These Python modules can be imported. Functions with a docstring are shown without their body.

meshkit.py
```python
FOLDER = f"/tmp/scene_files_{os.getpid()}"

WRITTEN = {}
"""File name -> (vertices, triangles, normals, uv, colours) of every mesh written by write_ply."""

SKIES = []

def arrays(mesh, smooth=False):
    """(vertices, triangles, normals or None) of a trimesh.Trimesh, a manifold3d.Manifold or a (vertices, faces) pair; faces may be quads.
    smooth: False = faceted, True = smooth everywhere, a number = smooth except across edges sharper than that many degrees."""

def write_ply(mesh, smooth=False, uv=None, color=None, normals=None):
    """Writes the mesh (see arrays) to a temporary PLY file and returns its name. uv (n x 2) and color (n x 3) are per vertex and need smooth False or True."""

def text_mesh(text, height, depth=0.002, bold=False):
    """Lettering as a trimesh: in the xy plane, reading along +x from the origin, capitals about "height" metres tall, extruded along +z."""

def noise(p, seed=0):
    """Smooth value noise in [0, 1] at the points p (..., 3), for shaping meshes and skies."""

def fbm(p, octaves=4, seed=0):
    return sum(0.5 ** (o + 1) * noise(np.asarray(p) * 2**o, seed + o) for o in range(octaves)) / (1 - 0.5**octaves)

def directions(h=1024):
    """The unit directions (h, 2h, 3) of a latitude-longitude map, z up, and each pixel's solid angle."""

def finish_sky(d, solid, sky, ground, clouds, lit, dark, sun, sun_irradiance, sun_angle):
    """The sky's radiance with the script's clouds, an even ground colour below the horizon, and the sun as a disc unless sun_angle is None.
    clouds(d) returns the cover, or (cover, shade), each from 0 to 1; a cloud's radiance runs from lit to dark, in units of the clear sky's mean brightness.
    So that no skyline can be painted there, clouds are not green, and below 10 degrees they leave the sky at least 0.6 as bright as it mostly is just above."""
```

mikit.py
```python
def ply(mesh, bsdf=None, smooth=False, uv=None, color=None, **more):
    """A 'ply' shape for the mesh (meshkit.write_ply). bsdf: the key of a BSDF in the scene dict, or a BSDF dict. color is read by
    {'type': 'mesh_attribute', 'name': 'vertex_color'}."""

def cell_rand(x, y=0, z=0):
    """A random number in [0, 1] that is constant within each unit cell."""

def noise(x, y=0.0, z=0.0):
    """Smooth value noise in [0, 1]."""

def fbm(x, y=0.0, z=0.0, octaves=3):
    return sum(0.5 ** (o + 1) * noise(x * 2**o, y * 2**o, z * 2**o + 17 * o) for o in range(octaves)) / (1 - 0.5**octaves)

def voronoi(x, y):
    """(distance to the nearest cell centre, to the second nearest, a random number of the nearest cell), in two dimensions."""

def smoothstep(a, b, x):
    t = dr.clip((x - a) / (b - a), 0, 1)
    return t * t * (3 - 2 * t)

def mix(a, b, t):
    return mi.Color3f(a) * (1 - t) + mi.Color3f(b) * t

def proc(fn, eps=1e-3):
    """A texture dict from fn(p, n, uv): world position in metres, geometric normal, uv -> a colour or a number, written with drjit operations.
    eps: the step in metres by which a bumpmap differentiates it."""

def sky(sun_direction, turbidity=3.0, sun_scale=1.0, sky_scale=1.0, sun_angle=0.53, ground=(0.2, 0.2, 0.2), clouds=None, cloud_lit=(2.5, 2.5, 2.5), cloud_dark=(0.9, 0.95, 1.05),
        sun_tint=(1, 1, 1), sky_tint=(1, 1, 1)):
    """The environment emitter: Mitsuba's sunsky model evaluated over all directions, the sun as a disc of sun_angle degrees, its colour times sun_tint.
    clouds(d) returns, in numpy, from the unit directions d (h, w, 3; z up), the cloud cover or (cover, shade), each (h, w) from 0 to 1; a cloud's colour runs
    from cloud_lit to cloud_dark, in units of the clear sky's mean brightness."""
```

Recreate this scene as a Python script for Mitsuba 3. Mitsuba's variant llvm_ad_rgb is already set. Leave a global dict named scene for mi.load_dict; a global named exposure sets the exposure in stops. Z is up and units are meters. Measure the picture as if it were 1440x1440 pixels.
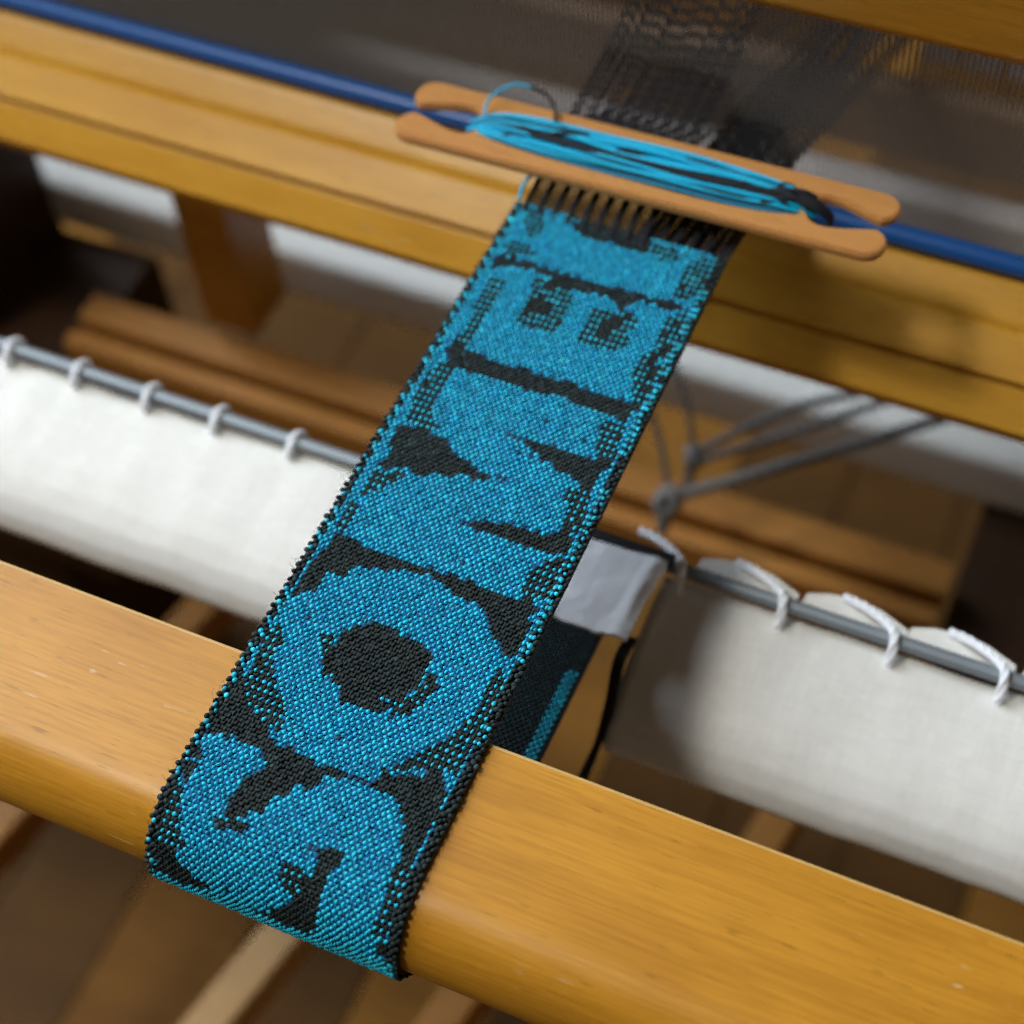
import math, random
import numpy as np, trimesh, mitsuba as mi, mikit, meshkit
import drjit as dr
from shapely.geometry import Polygon, Point, LineString, box as sbox
from shapely import union_all, contains_xy
T = mi.ScalarTransform4f
rng = np.random.default_rng(7); random.seed(7)
scene, labels = {}, {}

# ------------------------------------------------------------------ camera
CAM = np.array([0.0963, -0.1194, 0.2649])
FWD = np.array([-0.2701, 0.5116, -0.8156]); UP = -np.array([0.303, -0.7589, -0.5764])
scene['camera'] = {'type': 'thinlens', 'fov': 34.16, 'fov_axis': 'x', 'aperture_radius': 0.0029, 'focus_distance': 0.303,
    'near_clip': 0.01, 'far_clip': 20.0, 'to_world': T().look_at(origin=CAM.tolist(), target=(CAM + FWD).tolist(), up=UP.tolist())}
exposure = -0.08

# ------------------------------------------------------------------ light: a bright lamp from the front left, a tall window on the left, dim room light
def panel(key, centre, target, w, h, rgb, label):
    scene[key] = {'type': 'rectangle', 'to_world': T().look_at(origin=centre, target=target, up=[0, 0, 1]).scale([w / 2, h / 2, 1]),
        'bsdf': {'type': 'diffuse', 'reflectance': {'type': 'rgb', 'value': [0.3, 0.3, 0.3]}}, 'emitter': {'type': 'area', 'radiance': {'type': 'rgb', 'value': rgb}}}
    labels[key] = {'label': label, 'category': 'lamp'}
panel('desk_lamp_panel', [-0.55, -0.36, 1.30], [0.0, 0.06, 0.0], 0.20, 0.20, [78, 75, 68], 'small square lamp high above the front left of the loom')
panel('window_pane_light', [-1.02, 0.28, 0.92], [0.0, 0.06, 0.0], 1.00, 1.35, [5.8, 6.5, 7.2], 'tall bright window to the left of the loom')
scene['room_light'] = {'type': 'constant', 'radiance': {'type': 'rgb', 'value': [0.068, 0.058, 0.046]}}

# ------------------------------------------------------------------ materials
def rgb(*c): return {'type': 'rgb', 'value': list(c)}
def mat(key, **k): scene[key] = {'type': 'twosided', 'bsdf': {'type': 'principled', **k}}; return key
def wood(light, dark, fx=9.0, fy=170.0, rub=0.0):
    L, D = mi.Color3f(*light), mi.Color3f(*dark)
    def fn(p, n, uv):
        w = mikit.noise(p.x * 5, p.y * 16, p.z * 16) * 0.05
        g = mikit.fbm(p.x * fx, (p.y + w * 0.12) * fy, (p.z + w * 0.12) * fy, 4)
        fine = mikit.noise(p.x * 130, p.y * 2300, p.z * 2300)
        pore = mikit.smoothstep(0.80, 0.95, mikit.noise(p.x * 210, p.y * 2700 + 9, p.z * 2700))
        blot = mikit.fbm(p.x * 20, p.y * 75, p.z * 75, 3)
        mott = mikit.fbm(p.x * 45 + 7, p.y * 80, p.z * 80, 3)
        c = mikit.mix(D, L, dr.clip(0.30 + 0.36 * g + 0.42 * (fine - 0.5) + 0.65 * (blot - 0.5) + 0.45 * (mott - 0.5), 0, 1))
        c = c * (1 - 0.25 * pore)
        if rub > 0:   # pale worn specks and short scratches
            s = mikit.smoothstep(0.80, 0.90, mikit.noise(p.x * 240 + 40, p.y * 900, p.z * 900)) * mikit.smoothstep(0.55, 0.75, mikit.noise(p.x * 40, p.y * 60 + 5, p.z * 60))
            c = mikit.mix(c, mi.Color3f(0.62, 0.47, 0.27), rub * s)
        return c
    return mikit.proc(fn)
def wood_bump(p, n, uv): return mikit.noise(p.x * 130, p.y * 2300, p.z * 2300) + 0.6 * mikit.fbm(p.x * 30, p.y * 300, p.z * 300, 2)
def woodmat(key, light, dark, rough=0.38, coat=0.2, rub=0.0, bump=0.000012, spec=0.28, gloss=0.55, **k):
    scene[key] = {'type': 'twosided', 'bsdf': {'type': 'bumpmap', 'scale': bump, 'arbitrary': mikit.proc(wood_bump, 2e-4),
        'bsdf': {'type': 'principled', 'base_color': wood(light, dark, rub=rub, **k), 'roughness': rough, 'specular': spec, 'clearcoat': coat, 'clearcoat_gloss': gloss}}}
woodmat('honey_wood', (0.62, 0.285, 0.024), (0.36, 0.138, 0.007), rub=0.5)
woodmat('beater_wood', (0.72, 0.385, 0.045), (0.50, 0.22, 0.016), rub=0.3, rough=0.34, coat=0.6, gloss=0.7)
woodmat('shuttle_wood', (0.52, 0.245, 0.075), (0.43, 0.185, 0.048), rough=0.5, coat=0.15)
woodmat('rail_wood', (0.44, 0.20, 0.042), (0.28, 0.11, 0.018), rough=0.55, coat=0.1)
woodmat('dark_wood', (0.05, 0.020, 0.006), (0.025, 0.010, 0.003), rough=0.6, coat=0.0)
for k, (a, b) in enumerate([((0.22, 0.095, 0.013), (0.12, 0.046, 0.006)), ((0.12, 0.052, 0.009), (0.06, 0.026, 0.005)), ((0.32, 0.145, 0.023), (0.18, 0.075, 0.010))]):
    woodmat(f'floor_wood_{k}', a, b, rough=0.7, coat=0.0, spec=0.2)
def canvas_fn(p, n, uv):
    a = mikit.noise(p.x * 1500, p.y * 300, p.z * 300); b = mikit.noise(p.x * 300, p.y * 1500, p.z * 1500)
    return mikit.mix(mi.Color3f(0.68, 0.67, 0.63), mi.Color3f(0.80, 0.79, 0.75), 0.5 * (a + b) * 0.8 + 0.4 * mikit.fbm(p.x * 25, p.y * 25, p.z * 25))
mat('canvas', base_color=mikit.proc(canvas_fn), roughness=0.9, specular=0.15)
mat('white_cotton', base_color=rgb(0.86, 0.89, 0.95), roughness=0.8, specular=0.2, sheen=0.3)
mat('steel', base_color=rgb(0.22, 0.255, 0.285), roughness=0.55, metallic=0.4)
mat('reed_steel', base_color=rgb(0.28, 0.27, 0.26), roughness=0.6, metallic=0.2)
mat('blue_plastic', base_color=rgb(0.008, 0.085, 0.32), roughness=0.32, specular=0.5)
mat('black_yarn', base_color=rgb(0.014, 0.014, 0.018), roughness=0.75, specular=0.3, sheen=0.4)
mat('slate_yarn', base_color=rgb(0.030, 0.036, 0.048), roughness=0.75, specular=0.3)
mat('grey_cord', base_color=rgb(0.15, 0.15, 0.15), roughness=0.8)
mat('dark_cord', base_color=rgb(0.05, 0.048, 0.045), roughness=0.85)
mat('teal_yarn', base_color=rgb(0.001, 0.17, 0.30), roughness=0.55, specular=0.3)
mat('black_paint', base_color=rgb(0.012, 0.013, 0.02), roughness=0.5)
mat('pale_bar', base_color=rgb(0.42, 0.38, 0.36), roughness=0.6)
mat('cyan_yarn', base_color=rgb(0.001, 0.41, 0.66), roughness=0.5, specular=0.3)
woodmat('pale_wood', (0.56, 0.35, 0.16), (0.42, 0.25, 0.10), rough=0.55, coat=0.05)
woodmat('grey_wood', (0.22, 0.135, 0.080), (0.15, 0.090, 0.052), rough=0.6, coat=0.0)
mat('worn_wood', base_color=rgb(0.56, 0.34, 0.11), roughness=0.45)
mat('clip_plastic', base_color=rgb(0.22, 0.175, 0.16), roughness=0.6)
VC = {'type': 'mesh_attribute', 'name': 'vertex_color'}
mat('float_thread', base_color=VC, roughness=0.42, specular=0.5, sheen=0.3, sheen_tint=0.5)
mat('matte_thread', base_color=VC, roughness=0.7, specular=0.35, sheen=0.4, sheen_tint=0.3)

# ------------------------------------------------------------------ helpers
def numbered(key):
    if key not in used: used.add(key); return key
    k = 1
    while f'{key}_{k:03d}' in used: k += 1
    used.add(f'{key}_{k:03d}'); return f'{key}_{k:03d}'
used = set()
def thing(name, label, cat=None, group=None, kind=None):
    key = numbered(name); labels[key] = {'label': label}
    if cat: labels[key]['category'] = cat
    if group: labels[key]['group'] = group
    if kind: labels[key]['kind'] = kind
    return key
def put(key, mesh, m, smooth=30, **k): scene[key] = mikit.ply(mesh, m, smooth=smooth, **k); return key
def part(parent, name, mesh, m, smooth=30, label=None, kind=None, **k):
    key = numbered(parent + '__' + name); put(key, mesh, m, smooth, **k)
    if label or kind: labels[key] = {**({'label': label} if label else {}), **({'kind': kind} if kind else {})}
    return key
def cat(ms): return trimesh.util.concatenate(ms)
def bar(poly, x0, x1, nx=1):
    """A (y, z) outline carried along x."""
    m = trimesh.creation.extrude_polygon(poly, x1 - x0, engine='earcut')
    v = m.vertices; m.vertices = np.stack([v[:, 2] + x0, v[:, 0], v[:, 1]], 1)
    return m
def rbox(lo, hi, r=0.001):
    """Box with rounded long edges (outline in y, z) and plain ends."""
    p = sbox(lo[1] + r, lo[2] + r, hi[1] - r, hi[2] - r).buffer(r, 4)
    return bar(p, lo[0], hi[0])
def tube(pts, rad, n=8, caps=True):
    P = np.asarray(pts, float); rad = np.broadcast_to(rad, len(P))
    t = np.gradient(P, axis=0); t /= np.linalg.norm(t, axis=1, keepdims=True)
    a = np.array([0.0, 0, 1]) if abs(t[0, 2]) < 0.9 else np.array([1.0, 0, 0])
    rings = []
    for p, d, q in zip(P, t, rad):
        a = a - d * (a @ d); a /= np.linalg.norm(a); b = np.cross(d, a)
        th = np.arange(n) / n * 2 * np.pi
        rings.append(p + q * (np.cos(th)[:, None] * a + np.sin(th)[:, None] * b))
    v = np.vstack(rings); f = []
    for i in range(len(P) - 1):
        for k in range(n):
            k2 = (k + 1) % n
            f += [[i*n+k, i*n+k2, (i+1)*n+k2], [i*n+k, (i+1)*n+k2, (i+1)*n+k]]
    if caps:
        c0, c1 = len(v), len(v) + 1; v = np.vstack([v, P[0], P[-1]]); e = (len(P) - 1) * n
        for k in range(n):
            k2 = (k + 1) % n; f += [[c0, k2, k], [c1, e + k, e + k2]]
    return trimesh.Trimesh(v, np.array(f), process=False)
def spline(pts, n=24):
    P = np.asarray(pts, float); P = np.vstack([2*P[0]-P[1], P, 2*P[-1]-P[-2]]); out = []
    for i in range(1, len(P) - 2):
        for t in np.linspace(0, 1, max(2, n // (len(P) - 3)), endpoint=False):
            a, b, c, d = P[i-1:i+3]
            out.append(0.5 * (2*b + (c-a)*t + (2*a-5*b+4*c-d)*t*t + (3*b-a-3*c+d)*t**3))
    return np.vstack(out + [P[-2]])
def twisted(pts, rad, pitch=7.0, plies=3):
    """A laid cord: plies wound round each other along the path."""
    P = np.asarray(pts, float); rad = np.broadcast_to(rad, len(P)).astype(float)
    d = np.concatenate([[0], np.cumsum(np.linalg.norm(np.diff(P, axis=0), axis=1))]); n = max(24, int(d[-1] / (np.mean(rad) * 0.9)))
    q = np.linspace(0, d[-1], n); C = np.stack([np.interp(q, d, P[:, k]) for k in range(3)], 1); r = np.interp(q, d, rad)
    t = np.gradient(C, axis=0); t /= np.linalg.norm(t, axis=1, keepdims=True)
    a = np.cross(t, [0.31, 0.53, 0.79]); a /= np.linalg.norm(a, axis=1, keepdims=True); b = np.cross(t, a); out = []
    for k in range(plies):
        th = q / (np.mean(rad) * pitch) * 2 * np.pi + 2 * np.pi * k / plies
        out.append(tube(C + (r * 0.52)[:, None] * (np.cos(th)[:, None] * a + np.sin(th)[:, None] * b), r * 0.58, 6))
    return cat(out)

# ------------------------------------------------------------------ setting: plank floor
fl = 'floor'; labels[fl] = {'label': 'dark brown wooden plank floor far below the loom', 'kind': 'structure'}
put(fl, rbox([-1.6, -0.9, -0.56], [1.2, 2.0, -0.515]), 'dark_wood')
used.add(fl)
for k, x in enumerate(np.arange(-0.98, 0.62, 0.062)):
    w = 0.0605
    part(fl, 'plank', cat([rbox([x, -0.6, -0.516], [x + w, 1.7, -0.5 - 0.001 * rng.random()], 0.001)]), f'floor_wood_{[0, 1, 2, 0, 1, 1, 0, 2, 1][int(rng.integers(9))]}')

# ------------------------------------------------------------------ breast beam: the wooden bar in front
R0, YC = 0.012, -0.0276
TB = 0.0014
ZT = -TB        # the beam's top: the band's upper face runs at z = 0
core = union_all([sbox(YC, ZT - 2 * R0, -0.0006, ZT - 0.0006).buffer(0.0006, 3).intersection(sbox(YC, -1, 1, ZT)), Point(YC, ZT - R0).buffer(R0, 32)])
bb = thing('breast_beam', 'honey coloured wooden bar with a rounded front edge in the foreground under the woven band', 'loom beam')
part(bb, 'bar', bar(core, -0.40, 0.40), 'honey_wood', 25)
part(bb, 'worn_edge', bar(Point(-0.00050, ZT - 0.00046).buffer(0.00050, 6), -0.3995, 0.3995), 'worn_wood', 40, label='pale worn back edge of the beam')

# ------------------------------------------------------------------ beater with its reed
bt = thing('beater', 'honey coloured wooden beater bar with a long groove holding the reed behind the shuttle', 'beater')
raw_ = Polygon([(0.182, -0.0315), (0.1715, -0.0315), (0.1537, -0.0448), (0.1537, -0.0462), (0.182, -0.0462)])
up = raw_.buffer(-0.0055, 8).buffer(0.0055, 14).union(raw_.intersection(sbox(0.1, -0.1, 0.2, -0.0385)))
part(bt, 'upper_bar', bar(up, -0.42, 0.34), 'beater_wood', 25)
part(bt, 'groove_strip', rbox([-0.42, 0.1560, -0.0474], [0.34, 0.1815, -0.0463], 0.0002), 'rail_wood')
part(bt, 'lower_board', bar(Polygon([(0.1536, -0.0475), (0.1472, -0.0556), (0.1490, -0.0605), (0.182, -0.0605), (0.182, -0.0475)]).buffer(-0.001, 4).buffer(0.001, 6), -0.42, 0.34), 'beater_wood', 25)
part(bt, 'top_bar', rbox([-0.42, 0.1655, 0.0330], [0.34, 0.1860, 0.062], 0.004), 'honey_wood')
rd = thing('reed', 'dark steel reed of fine upright wires between blue bindings behind the shuttle', 'reed')
ws = []
for x in np.arange(-0.36, 0.26, 0.00125):
    ws.append(trimesh.creation.box(bounds=[[x - 0.00018, 0.1750, -0.030], [x + 0.00018, 0.1763, 0.034]]))
part(rd, 'wire', cat(ws), 'reed_steel', False, kind='stuff')
xs = np.array([-0.40, 0.30])
def line(y, z, r, n=14): return tube([[xs[0], y, z], [xs[1], y, z]], r, n)
part(rd, 'lower_binding', line(0.1738, -0.0283, 0.0027, 20), 'blue_plastic', 40)
part(rd, 'upper_binding', cat([line(0.1738, 0.0315, 0.0022), line(0.1776, 0.0315, 0.0022)]), 'blue_plastic', 40)

# ------------------------------------------------------------------ warp threads
wp = thing('warp', 'open black warp threads fanning from the end of the band into the reed', 'warp threads')
SF = 0.1255
nb = 10
for b in range(13):
    xc = -0.0222 + b * 0.0035
    for q in range(3):
        dx = (q - 1)
        dz = rng.normal(0, 0.0016); rise = 0.26 + 0.04 * rng.normal()
        if b < 9:
            pts = [[xc + dx * 0.00038, SF - 0.003, 0.0002], [xc + dx * 0.0008, 0.150, 0.0036], [xc + dx * 0.00115, 0.1755, 0.0050 + 0.3 * dz], [xc + dx * 0.00115, 0.215, 0.0135 + dz + 0.01 * (rise - 0.26)], [xc + dx * 0.00115, 0.36, 0.0135 + dz + rise * 0.145]]
        else:
            pts = [[xc + dx * 0.00038, SF - 0.003, 0.0002], [xc + dx * 0.0008, 0.150, -0.0015], [xc + dx * 0.00115, 0.1755, -0.0060], [xc + dx * 0.00115, 0.30, -0.06], [xc + dx * 0.00115, 0.5, -0.14]]
        part(wp, 'thread', tube(pts, 0.00030, 6), 'black_yarn', True)
    if b < 8:  # lower sheet; spread at the fell to dim the wood like the shuttle's shadow
        for q in range(5):
            dx = (q - 2) / 2; zj = rng.normal(0, 0.0012)
            part(wp, 'thread', tube([[xc + 0.00175 + dx * 0.00095, SF - 0.003, -0.0003], [xc + 0.0016 + dx * 0.0012, 0.152, 0.0010], [xc + dx * 0.0011, 0.1765, -0.0150], [xc + dx * 0.0016, 0.21, -0.0335], [xc + dx * 0.0016, 0.268, -0.061 + zj], [xc + dx * 0.0016, 0.50, -0.17 + 3 * zj]], 0.00017, 6), 'slate_yarn', True)
for k in range(34):
    x = 0.0035 + k * 0.00064 + rng.normal(0, 0.00005)
    zj = rng.normal(0, 0.0012)
    part(wp, 'thread', tube([[x, SF - 0.003, -0.0004], [x, 0.150, -0.0083], [x, 0.1765, -0.0172], [x + 0.0003, 0.268, -0.061 + zj], [x + 0.0006, 0.50, -0.17 + 3 * zj]], 0.00029, 6), 'slate_yarn', True)

# letters of the band: outlines in tenths of a millimetre across and along it
DARK = [[[-94,1218],[-88,1232],[-50,1259],[6,1271],[60,1259],[89,1235],[88,1212],[55,1202],[31,1208],[-5,1206],[-48,1201]],[[-228,1084],[-178,1089],[-129,1090],[-87,1090],[-21,1086],[25,1086],[79,1088],[102,1090],[149,1088],[185,1097],[214,1094],[219,1079],[182,1070],[142,1070],[116,1067],[105,1058],[97,1037],[89,1028],[63,1051],[28,1052],[-27,1046],[-60,1044],[-60,1025],[-78,1025],[-82,1060],[-98,1070],[-121,1070],[-154,1069],[-188,1063],[-207,1047]],[[-93,994],[-70,1005],[-38,991],[-38,974],[-55,963],[-67,952],[-95,952],[-94,977]],[[93,1006],[117,1003],[103,982],[91,967],[90,945],[78,948],[68,973],[80,994]],[[214,987],[230,979],[232,955],[213,948],[207,968]],[[205,894],[224,908],[226,888],[213,883]],[[206,865],[217,867],[226,846],[213,837]],[[200,1046],[218,1048],[218,1027]],[[-209,814],[-178,818],[-132,807],[-96,805],[-44,809],[8,805],[64,808],[129,805],[172,807],[216,812],[230,815],[230,802],[210,787],[218,764],[205,756],[176,755],[167,765],[142,762],[106,762],[63,764],[1,757],[-59,762],[-94,762],[-139,761],[-183,765],[-204,771]],[[-220,573],[-192,587],[-174,587],[-146,586],[-120,585],[-101,582],[-105,574],[-77,566],[-88,553],[-60,550],[-36,547],[-25,536],[11,533],[45,538],[29,527],[2,515],[-15,510],[-41,511],[-66,506],[-82,501],[-111,483],[-128,481],[-144,479],[-162,484],[-171,474],[-192,464],[-211,478],[-200,502],[-209,532]],[[-12,639],[4,643],[39,642],[68,643],[106,643],[149,645],[192,643],[216,650],[224,637],[214,618],[211,596],[209,575],[195,573],[179,585],[155,589],[132,592],[115,605],[89,603],[72,614],[53,621],[43,632],[15,634]],[[30,611],[54,610],[70,605],[39,601]],[[-5,399],[11,414],[52,431],[69,436],[100,441],[125,444],[153,443],[169,444],[200,459],[226,458],[231,431],[226,419],[208,405],[193,404],[167,404],[131,401],[98,403],[73,404],[25,400]],[[-223,218],[-215,256],[-212,284],[-206,299],[-183,297],[-150,289],[-114,286],[-79,286],[-45,283],[-13,286],[41,290],[73,290],[108,288],[133,287],[161,287],[191,290],[215,293],[225,279],[214,257],[228,246],[228,217],[228,189],[221,161],[205,161],[190,176],[174,194],[154,204],[140,228],[127,242],[118,249],[94,246],[59,251],[49,263],[-6,273],[-36,265],[-55,261],[-89,252],[-102,245],[-124,250],[-130,234],[-148,234],[-152,208],[-172,205],[-188,203],[-185,183],[-186,167],[-201,155],[-214,139],[-225,120],[-228,145],[-221,180]],[[-87,120],[-61,133],[-34,136],[-2,138],[27,138],[50,133],[75,123],[85,106],[81,90],[93,76],[82,56],[77,35],[74,17],[54,11],[37,7],[53,-19],[46,-27],[22,-31],[4,-29],[-22,-34],[-46,-26],[-48,-9],[-71,0],[-85,18],[-96,39],[-95,59],[-102,80],[-97,98]],[[-242,-157],[-241,-116],[-221,-101],[-197,-91],[-179,-110],[-158,-111],[-143,-120],[-127,-131],[-126,-143],[-99,-153],[-67,-151],[-51,-158],[-23,-159],[-9,-162],[9,-160],[29,-158],[45,-159],[79,-159],[84,-158],[105,-140],[124,-122],[150,-119],[165,-119],[172,-101],[193,-101],[210,-91],[213,-105],[224,-121],[226,-142],[226,-160],[235,-170],[224,-194],[222,-216],[223,-239],[223,-257],[221,-276],[213,-279],[202,-264],[201,-250],[191,-233],[185,-217],[171,-202],[161,-185],[152,-172],[133,-164],[114,-167],[87,-167],[62,-165],[44,-169],[9,-178],[7,-196],[-1,-210],[-16,-210],[-29,-213],[-44,-213],[-26,-228],[-49,-239],[-59,-253],[-55,-268],[-63,-281],[-87,-290],[-90,-306],[-74,-316],[-67,-332],[-90,-330],[-108,-332],[-135,-339],[-134,-330],[-111,-313],[-126,-306],[-121,-294],[-131,-282],[-119,-269],[-124,-259],[-125,-243],[-114,-225],[-104,-215],[-96,-192],[-113,-191],[-118,-176],[-137,-178],[-160,-174],[-183,-173],[-203,-173],[-219,-184],[-233,-190]],[[-248,-120],[-244,-85],[-238,-51],[-222,-52],[-188,-95],[-214,-114]],[[-241,-210],[-229,-197],[-218,-216],[-216,-253],[-217,-276],[-228,-287],[-235,-245]],[[-234,-411],[-221,-402],[-194,-398],[-189,-413],[-171,-423],[-153,-438],[-131,-449],[-110,-461],[-179,-480],[-229,-470]],[[51,-310],[60,-297],[86,-296],[115,-290],[109,-305],[110,-319],[97,-335],[95,-350],[99,-367],[97,-388],[100,-418],[89,-464],[31,-476],[-26,-471],[5,-451],[32,-424],[47,-402],[54,-382],[58,-361],[69,-345],[72,-332],[73,-316]],[[203,-413],[231,-412],[235,-454],[214,-446]]]
SPECK = [[[79,1238],[95,1237],[142,1239],[153,1210],[119,1196],[90,1206]],[[-231,1247],[-170,1240],[-156,1171],[-183,1154]],[[-224,1127],[-167,1137],[-146,1116],[-200,1085]],[[-115,1258],[-53,1260],[-90,1224],[-122,1232]],[[171,1210],[221,1251],[239,1232],[236,1142],[203,1102],[177,1106],[178,1145]],[[-119,1053],[-84,1062],[-34,1042],[-11,1017],[-17,989],[-12,931],[-31,918],[-113,919],[-108,964],[-108,1001]],[[27,1010],[70,1021],[101,1032],[139,1026],[129,984],[144,935],[82,910],[44,913],[27,937],[38,972]],[[195,1054],[221,1075],[235,1016],[228,993],[233,953],[218,922],[241,894],[238,842],[225,815],[202,814],[175,883],[180,932],[196,959],[182,1004]],[[-212,1028],[-172,1021],[-164,958],[-172,902],[-174,815],[-205,815],[-201,857],[-201,911],[-205,975]],[[-210,764],[-173,761],[-174,722],[-174,701],[-176,670],[-159,617],[-127,600],[-158,591],[-192,587],[-208,587],[-222,692]],[[-209,460],[-183,462],[-154,483],[-140,460],[-170,435],[-177,417],[-201,404],[-204,378],[-194,327],[-202,297],[-219,299],[-216,356]],[[158,730],[185,749],[216,746],[220,698],[224,651],[189,648],[178,681],[175,719]],[[167,560],[195,573],[213,573],[222,521],[231,470],[201,462],[182,472],[186,516],[167,536]],[[171,358],[199,395],[230,409],[234,357],[237,324],[224,302],[191,294],[176,311]],[[-233,50],[-213,70],[-189,34],[-191,1],[-176,-26],[-143,-61],[-116,-96],[-105,-131],[-142,-115],[-183,-104],[-197,-83],[-224,-62],[-217,-35],[-223,-4]],[[-137,75],[-114,90],[-93,56],[-79,6],[-90,-6],[-101,29]],[[39,6],[79,18],[92,67],[103,88],[120,63],[108,18],[99,-9],[66,-27]],[[81,-143],[119,-107],[154,-63],[186,-13],[203,42],[200,112],[209,139],[239,95],[239,40],[227,-26],[221,-88],[172,-101],[124,-117]],[[-253,-291],[-220,-281],[-205,-321],[-193,-355],[-170,-387],[-192,-403],[-220,-407],[-240,-393],[-248,-335]],[[196,-279],[227,-259],[231,-311],[235,-372],[217,-415],[198,-409],[205,-346]],[[14,-349],[52,-338],[58,-377],[37,-403],[16,-374]]]
# ------------------------------------------------------------------ the woven band
def curve(s):
    """Middle of the band's upper face: arrays y, z and the angle of the fall over the beam."""
    s = np.asarray(s, float); th = np.clip((YC - s) / (R0 + TB), 0, None)
    A = 2.6
    y = np.where(s >= YC, s, YC - (R0 + TB) * np.sin(np.minimum(th, A)))
    z = np.where(s >= YC, 0.0, -(R0 + TB) * (1 - np.cos(np.minimum(th, A)))) 
    return y, z, np.minimum(th, A)
NC = 78
DU, DS = 0.05 / NC, 0.00085
dark = [Polygon(p) for p in DARK]; speck = [Polygon(p) for p in SPECK]
from shapely import prepare
D_all, S_all = union_all([p.buffer(0) for p in dark]), union_all([p.buffer(0) for p in speck])
# lattice of floats
I, J = np.meshgrid(np.arange(-70, 149), np.arange(NC), indexing='ij')
S = I * DS; U = -0.025 + (J + 0.5) * DU
keep = (S < SF)
I, J, S, U = I[keep], J[keep], S[keep], U[keep]
jit = lambda a: rng.normal(0, a, len(S))
indark = contains_xy(D_all, U * 1e4 + np.where(I % 2 == 0, 3.2, -3.2) + jit(1.2), S * 1e4 + np.where(J % 4 < 2, 1.5, -1.5) + jit(1.5)); inspeck = contains_xy(S_all, U * 1e4, S * 1e4)
even = (I + J) % 2 == 0
blue = ~indark
blue &= ~(inspeck & ((I % 2 == 1) | (rng.random(len(S)) < 0.05)))
edge = (J < 3) | (J > NC - 4)
run = meshkit.noise(np.stack([S * 95, (J > NC // 2) * 7.3 + 0 * S, 0 * S], -1), 5) > 0.30
blue = np.where(edge, np.where((J == 2) | (J == 1), run & even & (rng.random(len(S)) < 0.9) & ((I // 2) % 2 == 0), False), blue)
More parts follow.
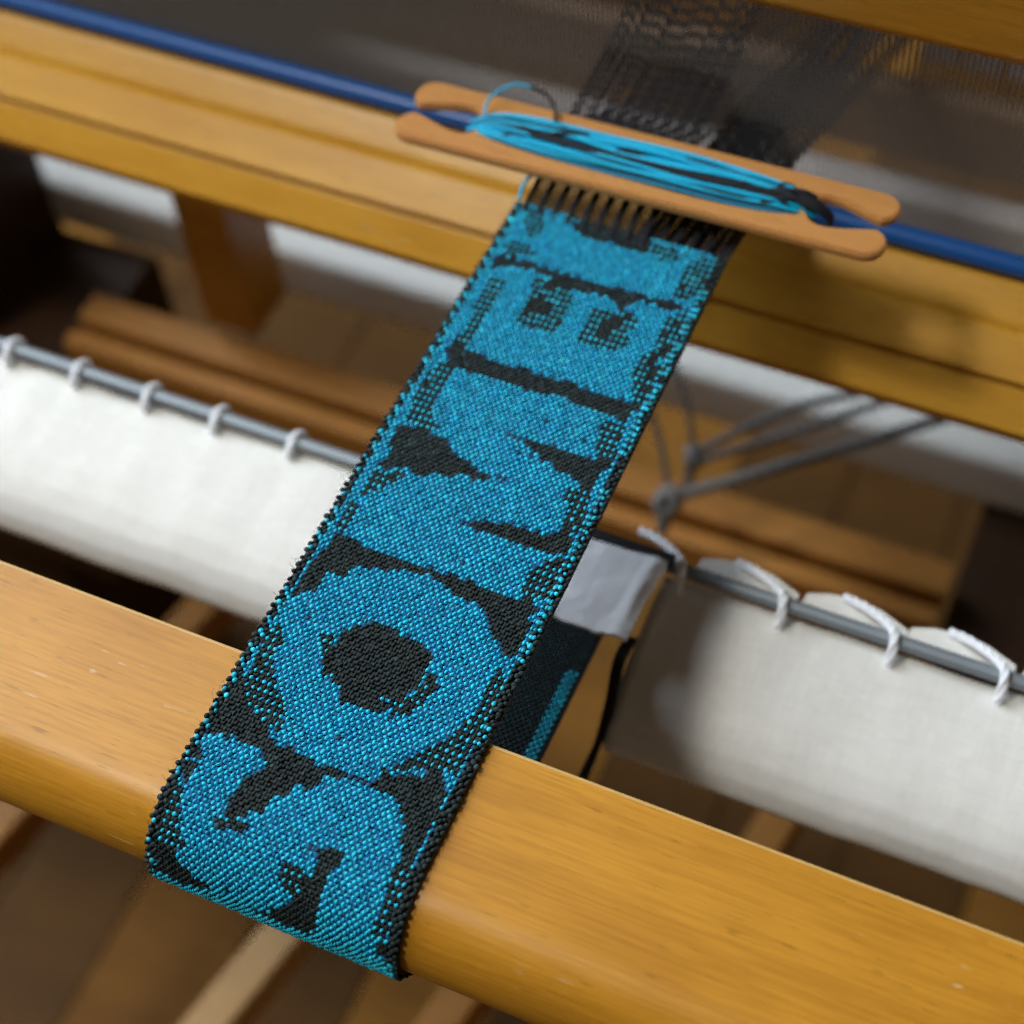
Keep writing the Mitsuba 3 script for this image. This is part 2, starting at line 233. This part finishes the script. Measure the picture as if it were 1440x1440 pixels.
blue = np.where(J > NC - 4, run & ((J == NC - 3) | (J == NC - 2)) & (I % 2 == 0) & (rng.random(len(S)) < 0.9), blue)
lone = rng.random(len(S)) < 0.003
blue = blue & ~(lone & ~edge)
ball = trimesh.creation.icosphere(1); BV, BF = ball.vertices, ball.faces
small = trimesh.creation.icosphere(0)
def frame(s):
    y, z, th = curve(s)
    n = np.stack([0 * th, -np.sin(th), np.cos(th)], -1); t = np.stack([0 * th, np.cos(th), np.sin(th)], -1)
    return np.stack([0 * y, y, z], -1), t, n
def beads(u, s, h, au, as_, ah, twist, col, base=BV, faces=BF, fr=frame):
    """Many ellipsoids lying on the band: half sizes across, along and up."""
    N = len(u); P, t, n = fr(s); P = P.copy(); P[:, 0] += u; P += n * np.asarray(h).reshape(-1, 1)
    ex = np.array([1.0, 0, 0]) * np.ones((N, 1)); c, q = np.cos(twist)[:, None], np.sin(twist)[:, None]
    a, b = ex * c - t * q, ex * q + t * c
    off = base[None, :, 0, None] * (a * au[:, None])[:, None] + base[None, :, 1, None] * (b * as_[:, None])[:, None] + base[None, :, 2, None] * (n * ah[:, None])[:, None]
    v = (P[:, None] + off).reshape(-1, 3)
    nn = base[None, :, 0, None] * (a / au[:, None])[:, None] + base[None, :, 1, None] * (b / as_[:, None])[:, None] + base[None, :, 2, None] * (n / ah[:, None])[:, None]
    nn = nn.reshape(-1, 3); nn /= np.linalg.norm(nn, axis=1, keepdims=True)
    f = (faces[None] + (np.arange(N) * len(base))[:, None, None]).reshape(-1, 3)
    return v, f, nn, np.repeat(col, len(base), 0)
def raw(parent, name, vfnc, m, kind='stuff', label=None):
    v, f, n, c = vfnc; key = numbered(parent + '__' + name)
    scene[key] = {'type': 'ply', 'filename': meshkit.write_ply((v, f), False, None, c, normals=n), 'face_normals': False, 'bsdf': {'type': 'ref', 'id': m}}
    labels[key] = {'kind': kind, **({'label': label} if label else {})}
bd = thing('woven_band', 'cyan and black woven band with large block letters running over the wooden beam', 'woven band')
def col(base, n, a=0.09):
    k = np.exp(rng.normal(0, a, (n, 1))); h = rng.normal(0, 0.035, (n, 3))
    return np.clip(np.array(base) * k * (1 + h), 0, 1)
def one(sel, h, au, as_, ah, base, tw, a=0.09, ju=0.00005, js=0.00005, **k):
    N = int(sel.sum())
    r = lambda x, e=0.15: x * np.exp(rng.normal(0, e, N))
    return beads(U[sel] + rng.normal(0, ju, N), S[sel] + rng.normal(0, js, N), h + rng.normal(0, 0.00003, N), r(au), r(as_), r(ah), tw + rng.normal(0, 0.22, N), col(base, N, a), **k)
CY, CY_SHADED, BK, BK2 = (0.006, 0.47, 0.66), (0.001, 0.100, 0.24), (0.010, 0.021, 0.022), (0.006, 0.011, 0.011)  # second colour: blue yarn darkened for the self-shade of the gaps
inn = ~edge
raw(bd, 'cyan_float', one(even & blue & inn, 0.00020, 0.00034, 0.00048, 0.00042, CY, 0.32), 'float_thread')
raw(bd, 'black_float', one(even & ~blue & inn, 0.00010, 0.00034, 0.00055, 0.00034, BK, 0.34, 0.4), 'matte_thread')
# weft seen between the floats, its blue darkened to paint their shade: blue where both neighbours along the pick are blue
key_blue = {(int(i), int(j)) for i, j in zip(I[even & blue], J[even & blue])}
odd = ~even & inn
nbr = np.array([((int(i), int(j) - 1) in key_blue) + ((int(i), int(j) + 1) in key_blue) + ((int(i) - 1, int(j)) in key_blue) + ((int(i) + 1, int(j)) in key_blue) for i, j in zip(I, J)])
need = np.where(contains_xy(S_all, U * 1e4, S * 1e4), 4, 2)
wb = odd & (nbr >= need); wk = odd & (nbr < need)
raw(bd, 'shaded_blue_weft', one(wb, -0.00014, 0.00066, 0.00051, 0.00036, CY_SHADED, 0.0, 0.12), 'matte_thread')
raw(bd, 'black_weft', one(wk, -0.00014, 0.00061, 0.00047, 0.00030, BK2, 0.0, 0.3), 'matte_thread')
# selvedges: bigger, uneven loops of both yarns
es = edge & even
raw(bd, 'selvedge_black', one(es & ~blue, 0.00002, 0.00046, 0.00060, 0.00044, BK, 0.5, 0.3, 0.00012, 0.00012), 'matte_thread')
raw(bd, 'selvedge_cyan', one(edge & blue, 0.00026, 0.00046, 0.00054, 0.00044, (0.006, 0.40, 0.56), 0.3, 0.25, 0.00014, 0.00014), 'float_thread')
# the cloth behind the floats: a closed slab that follows the beam, turns under it and runs back to the tie rod
def path():
    rr = R0 + 0.00045; out = [(y, ZT + 0.00045) for y in np.linspace(SF, YC, 30)]
    for a in np.linspace(0, 2.9, 30)[1:]: out.append((YC - rr * np.sin(a), ZT - R0 + rr * np.cos(a)))
    out.append((-0.012, -0.0345))
    out += [(0.0, -0.0420), (0.03, -0.0443), (0.0565, -0.0463), (0.074, -0.0475)]
    return np.array(out)
pth = path(); slab = LineString(pth).buffer(0.0004, cap_style=2, quad_segs=2)
sl = bar(slab, -0.0249, 0.0249); sl.apply_translation([0, 0, 0])
v = sl.vertices.copy()
part(bd, 'backing_cloth', sl, 'black_yarn', 35)
gx, gy = np.meshgrid(np.linspace(-0.0225, 0.0305, 70), np.linspace(0.0525, 0.0752, 34), indexing='ij')
gn = lambda a, b_, s_: meshkit.fbm(np.stack([gx * a, gy * b_, 0 * gx + s_], -1), 3, 4) - 0.5
gz = np.interp(gy, [0.0525, 0.0565, 0.066, 0.0752], [-0.0439, -0.0436, -0.0443, -0.0448]) + gn(150, 90, 0) * 0.0016 + gn(600, 500, 3) * 0.0005 + 0.0009 * np.exp(-((gx - 0.0282) / 0.0016) ** 2)
gx2 = gx + (gx > 0.026) * gn(20, 500, 9) * 0.002 + np.clip((gy - 0.06) / 0.015, -1, 1) * 0.0006; gy2 = gy + (gy < 0.054) * gn(300, 20, 5) * 0.0012
def sheet(X, Y, Z, th):
    n, m = X.shape; top = np.stack([X, Y, Z], -1).reshape(-1, 3); bot = top - [0, 0, th]; V = np.vstack([top, bot]); f = []; o = n * m
    for a in range(n - 1):
        for c in range(m - 1):
            p = a * m + c; f += [[p, p + m, p + m + 1], [p, p + m + 1, p + 1], [o + p, o + p + m + 1, o + p + m], [o + p, o + p + 1, o + p + m + 1]]
    ring = [a * m for a in range(n)] + [(n - 1) * m + c for c in range(1, m)] + [a * m + m - 1 for a in range(n - 2, -1, -1)] + [c for c in range(m - 2, 0, -1)]
    for p, q in zip(ring, ring[1:] + ring[:1]): f += [[p, o + p, o + q], [p, o + q, q]]
    t = trimesh.Trimesh(V, np.array(f), process=False); t.fix_normals(); return t
part(bd, 'white_header', sheet(gx2, gy2, gz, 0.0013), 'white_cotton', 50, label='white cotton heading sewn to the far end of the band')
# floats on the stretch that runs back under the beam
ri, rj = np.meshgrid(np.arange(0, 68), np.arange(72), indexing='ij'); m_ = ((ri + rj) % 2 == 0); ri, rj = ri[m_], rj[m_]
ru, ry = -0.0245 + rj * 0.00068, -0.004 + ri * DS
def back_frame(y):
    z = np.interp(y, [0.0, 0.03, 0.0565, 0.074], [-0.0420, -0.0443, -0.0463, -0.0475]); o = 0 * y
    return np.stack([o, y, z], -1), np.stack([o, o + 1, o - 0.07], -1), np.stack([o, o + 0.07, o + 1], -1)
isb = (rj > 67) & (meshkit.noise(np.stack([ry * 160, 0 * ry, 0 * ry], -1), 3) > 0.38)
for nm, se, c, mm in (('reverse_black_float', ~isb, (0.016, 0.040, 0.046), 'matte_thread'), ('reverse_cyan_float', isb, CY, 'float_thread')):
    N = int(se.sum())
    raw(bd, nm, beads(ru[se], ry[se], np.full(N, 0.00062), np.full(N, 0.00043), np.full(N, 0.00062), np.full(N, 0.00034), np.full(N, 0.3), col(c, N, 0.2), small.vertices, small.faces, back_frame), mm)
# loose fibres standing off the edges
fb = []
for k in range(420):
    s = rng.uniform(-0.052, 0.12); side = rng.choice([-1, 1]); inside = rng.random() < 0.6
    P, t, n = frame(np.array([s])); p = P[0] + n[0] * 0.0004; p[0] = side * 0.0249 if not inside else rng.uniform(-0.024, 0.024)
    d = np.array([side * (0.9 if not inside else 0.3) * rng.random(), 0, 0]) + n[0] * rng.uniform(0.3, 1.0) + t[0] * rng.normal(0, 0.8); d /= np.linalg.norm(d)
    b = np.cross(d, rng.normal(0, 1, 3)); L = rng.uniform(0.0006, 0.0017)
    q = np.linspace(0, 1, 5)[:, None]; fb.append(tube(p + d * L * q + b * L * 0.5 * q * q, 0.000022, 4, False))
L = np.linspace(0, 1, 7)[:, None]
fb.append(tube(np.array([0.0252, 0.0105, 0.0004]) + L * [0.0048, 0.0028, 0.001] + np.sin(L * 3) * [0, 0.0006, 0.0006], 0.000025, 4, False))
part(bd, 'loose_fibre', cat(fb), 'black_yarn', True, kind='stuff')

# ------------------------------------------------------------------ shuttle wound with yarn
SZ0, SZ1 = 0.0053, 0.0079
def notch(sign):
    t = np.linspace(0, 1, 26); w = 0.0005 + 0.0038 * np.sin(np.clip(t, 0, 1) ** 1.6 * np.pi * 0.5) ** 1.5
    x = 0.062 - t * 0.0195; top = list(zip(x, w)); arc = [(0.0425 - 0.0043 * np.sin(a), 0.0043 * np.cos(a)) for a in np.linspace(0.05, np.pi - 0.05, 16)]
    p = Polygon(top + arc + [(a, -b) for a, b in top[::-1]]).buffer(0)
    return p if sign > 0 else Polygon([(-a, b) for a, b in p.exterior.coords])
body = union_all([LineString([(-0.0525, 0.0056), (0.0525, 0.0056)]).buffer(0.0046, 12), LineString([(-0.0525, -0.0056), (0.0525, -0.0056)]).buffer(0.0046, 12), sbox(-0.046, -0.0085, 0.046, 0.0085)])
body = body.difference(notch(1)).difference(notch(-1))
body = max(getattr(body, 'geoms', [body]), key=lambda g: g.area)
layers = []
for ins, a, b in ((0.0009, 0.0, 0.0026), (0.0005, 0.00012, 0.00248), (0.0002, 0.0004, 0.0022), (0.0, 0.0007, 0.0019)):
    g = body.buffer(-ins, 6)
    for gg in getattr(g, 'geoms', [g]):
        m = trimesh.creation.extrude_polygon(gg, b - a, engine='earcut'); m.apply_translation([0, 0, a]); layers.append(m)
SM = trimesh.transformations.translation_matrix([-0.0006, 0.1385, SZ0]) @ trimesh.transformations.rotation_matrix(0.012, [0, 0, 1]) @ trimesh.transformations.rotation_matrix(-0.03, [1, 0, 0])
def sm(m): m.apply_transform(SM); return m
sh = thing('stick_shuttle', 'flat wooden stick shuttle with forked ends, wound with cyan and black yarn', 'shuttle')
part(sh, 'body', sm(cat(layers)), 'shuttle_wood', 25)
def strand(y0, z0, wob, x0=-0.0405, x1=0.0405, ye=0.4):
    x = np.linspace(x0, x1, 22); q = np.linspace(-1, 1, 22)
    y = y0 * (ye + (1 - ye) * (1 - q ** 4)) + wob * np.sin(q * rng.uniform(2, 5) + rng.uniform(0, 6))
    z = 0.0026 + z0 * (1 - np.abs(q) ** 6) + 0.0002 * np.sin(q * 7 + y0 * 9e3)
    z[[0, -1]] -= 0.0022; z[[1, -2]] -= 0.0004
    return np.stack([x, y, z], -1)
for lay, (n_, wid, z0, rad, dk) in enumerate(((14, 0.0056, 0.0003, 0.00050, (1, 2, 6, 10, 12)), (11, 0.0047, 0.0010, 0.00048, (1, 4, 5, 8)), (8, 0.0037, 0.0016, 0.00046, (2, 3, 6)))):
    for k in range(n_):
        y0 = -wid + 2 * wid * k / (n_ - 1)
        part(sh, 'yarn_strand', sm(tube(strand(y0, z0 + rng.normal(0, 0.0001), 0.0003 * (lay + 0.5), -0.0415 + 0.0012 * rng.random(), 0.0395 + 0.001 * rng.random()), rad, 8)), 'black_yarn' if k in dk else ('teal_yarn' if (k * 7 + lay) % 4 == 0 else 'cyan_yarn'), True)
for k in range(18):
    x0 = rng.uniform(-0.030, 0.034) if k < 13 else rng.uniform(0.024, 0.036); q = np.linspace(-1, 1, 9); hl = rng.uniform(0.002, 0.0055); y0 = rng.uniform(-0.0045, 0.0045) * (1 if k < 13 else 0.5)
    part(sh, 'yarn_strand', sm(tube(np.stack([x0 + hl * q, y0 + 0.0005 * q * rng.choice([-1, 1]), 0.0046 - 0.0013 * q ** 2 - 0.0012 * (y0 / 0.0045) ** 2], -1), 0.00050, 8)), 'black_yarn', True)
for k in range(1, 4):
    part(sh, 'yarn_strand', sm(tube(spline([(0.036, -0.002 + k * 0.001, 0.0040), (0.0405, -0.0022 + k * 0.0011, 0.0032), (0.0435, -0.002 + k * 0.001, 0.0008), (0.0440, -0.002 + k * 0.001, -0.0006)], 14), 0.00045, 8)), 'black_yarn', True)
part(sh, 'yarn_strand', sm(tube(spline([(-0.038, 0.001, 0.0040), (-0.0385, 0.0055, 0.0052), (-0.0345, 0.0098, 0.0070), (-0.0305, 0.0108, 0.0066)]), 0.00034, 8)), 'cyan_yarn', True)
part(sh, 'yarn_strand', sm(tube(spline([(-0.0305, 0.0108, 0.0066), (-0.0265, 0.0106, 0.0058), (-0.0235, 0.0080, 0.0046), (-0.022, 0.0045, 0.0044)]), 0.00042, 8)), 'black_yarn', True)
tl = thing('weft_tail', 'short cyan weft yarn looping from the far left corner of the band', 'yarn')
put(tl, tube(spline([(-0.0240, 0.1245, 0.0012), (-0.0236, 0.1285, 0.0042), (-0.0195, 0.1312, 0.0056), (-0.0120, 0.1310, 0.0046), (-0.006, 0.133, 0.0042)], 30), 0.00048, 8), 'cyan_yarn', True)

# ------------------------------------------------------------------ canvas aprons, their rod and lacing
def apron(x0, x1, seed, back):
    pr = [(back, -0.0560), (0.0770, -0.0532), (0.070, -0.0530), (0.061, -0.0534), (0.0535, -0.0545), (0.0475, -0.0565), (0.0430, -0.0595), (0.0400, -0.0635), (0.0386, -0.0680), (0.0395, -0.0722), (0.0430, -0.0750), (0.050, -0.0762), (0.070, -0.074), (back, -0.068)]
    pr = list(Polygon(pr).buffer(-0.002, 6).buffer(0.002, 6).exterior.coords)
    ring = Polygon(pr).exterior; d = np.linspace(0, ring.length, 90, endpoint=False)
    q = np.array([ring.interpolate(a).coords[0] for a in d]); X = np.linspace(x0, x1, max(8, int((x1 - x0) / 0.003)))
    V = np.stack([np.repeat(X, len(q)), np.tile(q[:, 0], len(X)), np.tile(q[:, 1], len(X))], -1)
    w = meshkit.fbm(V * [90, 40, 40], 3, seed) - 0.5; w2 = meshkit.fbm(V * [30, 30, 30], 2, seed + 5) - 0.5
    w3 = meshkit.fbm(V * [170, 14, 14], 2, seed + 9) - 0.5
    V[:, 2] += w * 0.0018 + w2 * 0.0016 + w3 * 0.0009; V[:, 1] += w2 * 0.001
    n = len(q); f = []
    for i in range(len(X) - 1):
        for k in range(n):
            k2 = (k + 1) % n; f += [[i*n+k, (i+1)*n+k, (i+1)*n+k2], [i*n+k, (i+1)*n+k2, i*n+k2]]
    for e, rev in ((0, 0), ((len(X) - 1) * n, 1)):
        c = len(V); V = np.vstack([V, V[e:e+n].mean(0)])
        for k in range(n):
            t3 = [c, e + k, e + (k + 1) % n]; f.append(t3[::-1] if rev else t3)
    m = trimesh.Trimesh(V, np.array(f), process=False); m.fix_normals(); return m
cl = thing('canvas_apron', 'cream canvas wrapped round the cloth beam to the left of the band', 'canvas', 'canvas pieces round the cloth beam'); put(cl, apron(-0.36, -0.028, 1, 0.0785), 'canvas', True)
cr = thing('canvas_apron', 'cream canvas wrapped round the cloth beam to the right of the band', 'canvas', 'canvas pieces round the cloth beam'); put(cr, apron(0.0305, 0.36, 2, 0.0785), 'canvas', True)
# scalloped far edge of the right canvas
ro = thing('apron_rod', 'long grey steel rod laced along the back edge of both canvas pieces', 'rod')
put(ro, tube([[-0.40, 0.0778, -0.0502], [0.40, 0.0778, -0.0502]], 0.0017, 8), 'steel', False)
tr = thing('tie_rod', 'short black rod holding the white heading of the band', 'rod')
put(tr, tube([[-0.030, 0.0764, -0.0458], [0.0325, 0.0764, -0.0458]], 0.0017, 12), 'black_paint', 40)
lace = thing('lacing_cord', 'white cotton cord laced over the steel rod along the canvas edge', 'cord')
def strap(p, wid, th=0.0005):
    return tube(p, wid, 8)
for k in range(9):
    x = -0.0655 - k * 0.0202 + rng.normal(0, 0.0006)
    part(lace, 'loop', twisted(spline([(x - 0.0006, 0.0742, -0.0540), (x - 0.0004, 0.0752, -0.0502), (x, 0.0778, -0.0480), (x + 0.0004, 0.0802, -0.0502), (x + 0.0008, 0.0802, -0.0540)], 20), 0.00108), 'white_cotton', True)
for k in range(9):
    x = 0.0335 + k * 0.0245 + rng.normal(0, 0.0006)
    part(lace, 'loop', twisted(spline([(x - 0.0135, 0.0860, -0.0528), (x - 0.0085, 0.0842, -0.0510), (x - 0.0024, 0.0802, -0.0486), (x - 0.0002, 0.0772, -0.0474), (x + 0.0003, 0.0742, -0.0500), (x + 0.0004, 0.0732, -0.0540)], 30), 0.00105), 'white_cotton', True)
    c = Polygon([(x - 0.0225, 0.079), (x - 0.0215, 0.0845), (x - 0.0165, 0.0862), (x - 0.010, 0.0868), (x - 0.005, 0.0862), (x + 0.0018, 0.0835), (x + 0.002, 0.079)])
    fl_ = trimesh.creation.extrude_polygon(c, 0.0012, engine='earcut'); fl_.apply_translation([0, 0, -0.0546])
    if x - 0.022 > 0.03 or k > 0: part(cr, 'edge_scallop', fl_, 'canvas', 30)
ys = thing('yarn_fringe', 'loose black yarn ends hanging beside the right corner of the white heading', 'yarn')
for k in range(4):
    x = 0.0276 + k * 0.0006
    part(ys, 'strand', tube(spline([(x + 0.002, 0.0560, -0.0480), (x + 0.0012, 0.0500, -0.0500), (x + 0.001 + rng.normal(0, 0.0008), 0.040, -0.0640), (x - 0.001 + rng.normal(0, 0.001), 0.030, -0.085), (x - 0.002, 0.026, -0.12)], 20), 0.0005, 6), 'black_yarn', True)

# ------------------------------------------------------------------ frame parts below and behind
rl = thing('lower_rail', 'thin brown wooden rail nearest behind the cloth beam, lower of two', 'rail'); put(rl, rbox([-0.246, 0.1815, -0.2125], [0.0865, 0.1888, -0.2], 0.0012), 'rail_wood')
ru_ = thing('upper_rail', 'wider brown wooden rail just behind the thin lower rail', 'rail'); put(ru_, rbox([-0.246, 0.1928, -0.216], [0.0868, 0.2065, -0.198], 0.002), 'rail_wood')
ps = thing('upright_post', 'upright brown wooden post standing on the rail below the beater', 'post'); put(ps, rbox([-0.1985, 0.2085, -0.1979], [-0.1775, 0.232, -0.075], 0.0012), 'honey_wood')
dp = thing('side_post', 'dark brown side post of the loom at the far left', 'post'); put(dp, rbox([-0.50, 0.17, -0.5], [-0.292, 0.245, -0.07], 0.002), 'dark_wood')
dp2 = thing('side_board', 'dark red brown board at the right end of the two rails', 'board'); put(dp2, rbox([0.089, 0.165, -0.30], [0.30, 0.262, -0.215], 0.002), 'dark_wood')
sb3 = thing('side_board', 'dark brown board added where the two rails darken at their left end', 'board'); put(sb3, rbox([-0.52, 0.16, -0.34], [-0.247, 0.245, -0.215], 0.004), 'dark_wood')  # board added to make the left end of the rails dark
wb_ = thing('back_beam', 'white covered beam behind and below the beater, broken by the upright post', 'loom beam'); put(wb_, rbox([-0.302, 0.2440, -0.215], [0.36, 0.2640, -0.1885], 0.005), 'canvas', 40)
pb = thing('shaft_bar', 'pale grey bar seen blurred through the reed wires', 'bar'); put(pb, rbox([-0.40, 0.29, -0.145], [0.30, 0.302, -0.128], 0.003), 'pale_bar')
pb2 = thing('shaft_board', 'brown board seen through the reed above the pale bar', 'board'); put(pb2, rbox([-0.17, 0.305, -0.126], [0.24, 0.315, -0.098], 0.003), 'grey_wood')
for k in range(3):
    x = 0.030 + k * 0.0135
    hb = thing('heddle_clip', ('first', 'second', 'third')[k] + ' pale clip from the left in the row behind the right end of the reed', 'clip', 'pale clips behind the reed'); put(hb, rbox([x, 0.302, -0.082], [x + 0.0115, 0.308, -0.066], 0.001), 'clip_plastic')
def knotted(label, c, r, cords):
    k = thing('knotted_cord', label, 'cord'); ms = []
    for a in range(3):
        th = np.linspace(0, 2 * np.pi, 18)[:, None]; u = rng.normal(0, 1, 3); u /= np.linalg.norm(u); w = np.cross(u, [0.3, 0.5, 0.8]); w /= np.linalg.norm(w); q = np.cross(u, w)
        ms.append(tube(np.array(c) + r * (np.cos(th) * w + np.sin(th) * q * 1.3), r * 0.55, 8, False))
    ms.append(tube([c, np.array(c) + [-0.0005, -0.003, -0.012]], r * 0.7, 8))
    part(k, 'knot', cat(ms), 'grey_cord', True)
    for pts, rad in cords: part(k, 'strand', twisted(spline(pts, 30), rad), 'dark_cord' if rad < 0.0012 else 'grey_cord', True)
knotted('grey cord with its knot nearest the beam, one thick strand rising right under the beater', (0.0012, 0.1630, -0.151), 0.0030,
    [([(0.0012, 0.1634, -0.150), (0.030, 0.1865, -0.148), (0.0796, 0.2325, -0.150), (0.11, 0.262, -0.15)], 0.0019), ([(0.0012, 0.1634, -0.150), (-0.006, 0.178, -0.150), (-0.018, 0.196, -0.150), (-0.04, 0.22, -0.145)], 0.0010)])
knotted('darker grey cord behind, with the upper knot and two strands rising right', (0.0026, 0.1815, -0.151), 0.0024,
    [([(0.0026, 0.1800, -0.152), (0.03, 0.203, -0.15), (0.0595, 0.2314, -0.15), (0.09, 0.258, -0.15)], 0.0014), ([(0.0030, 0.1830, -0.150), (0.0250, 0.2085, -0.148), (0.0487, 0.2287, -0.15), (0.08, 0.258, -0.15)], 0.0014), ([(0.0026, 0.1815, -0.150), (-0.004, 0.196, -0.150), (-0.016, 0.214, -0.150), (-0.04, 0.24, -0.145)], 0.0010)])
# treadles under the breast beam
def plank(name, label, a, b, w, h, m):
    a, b = np.array(a, float), np.array(b, float); d = b - a; Ln = np.linalg.norm(d)
    mm = rbox([0, -w / 2, -h], [Ln, w / 2, 0], 0.002); x = d / Ln; y = np.cross([0, 0, 1], x); y /= np.linalg.norm(y); z = np.cross(x, y)
    M = np.eye(4); M[:3, 0], M[:3, 1], M[:3, 2], M[:3, 3] = x, y, z, a; mm.apply_transform(M)
    k = thing(name, label, 'treadle', 'treadles under the loom'); put(k, mm, m)
plank('treadle', 'pale wooden treadle slanting away below the front left of the beam', (-0.1235, -0.10, -0.30), (-0.078, 0.11, -0.30), 0.0150, 0.02, 'pale_wood')
plank('treadle', 'brown wooden treadle below the bottom corner of the band', (-0.058, -0.10, -0.31), (-0.0135, 0.11, -0.31), 0.0145, 0.02, 'rail_wood')
plank('treadle', 'wooden treadle glimpsed in the gap below the right canvas', (0.020, -0.05, -0.30), (0.057, 0.16, -0.30), 0.0145, 0.02, 'rail_wood')
plank('treadle', 'wooden treadle below the left end of the left canvas', (-0.23, -0.02, -0.31), (-0.185, 0.20, -0.31), 0.0145, 0.02, 'rail_wood')
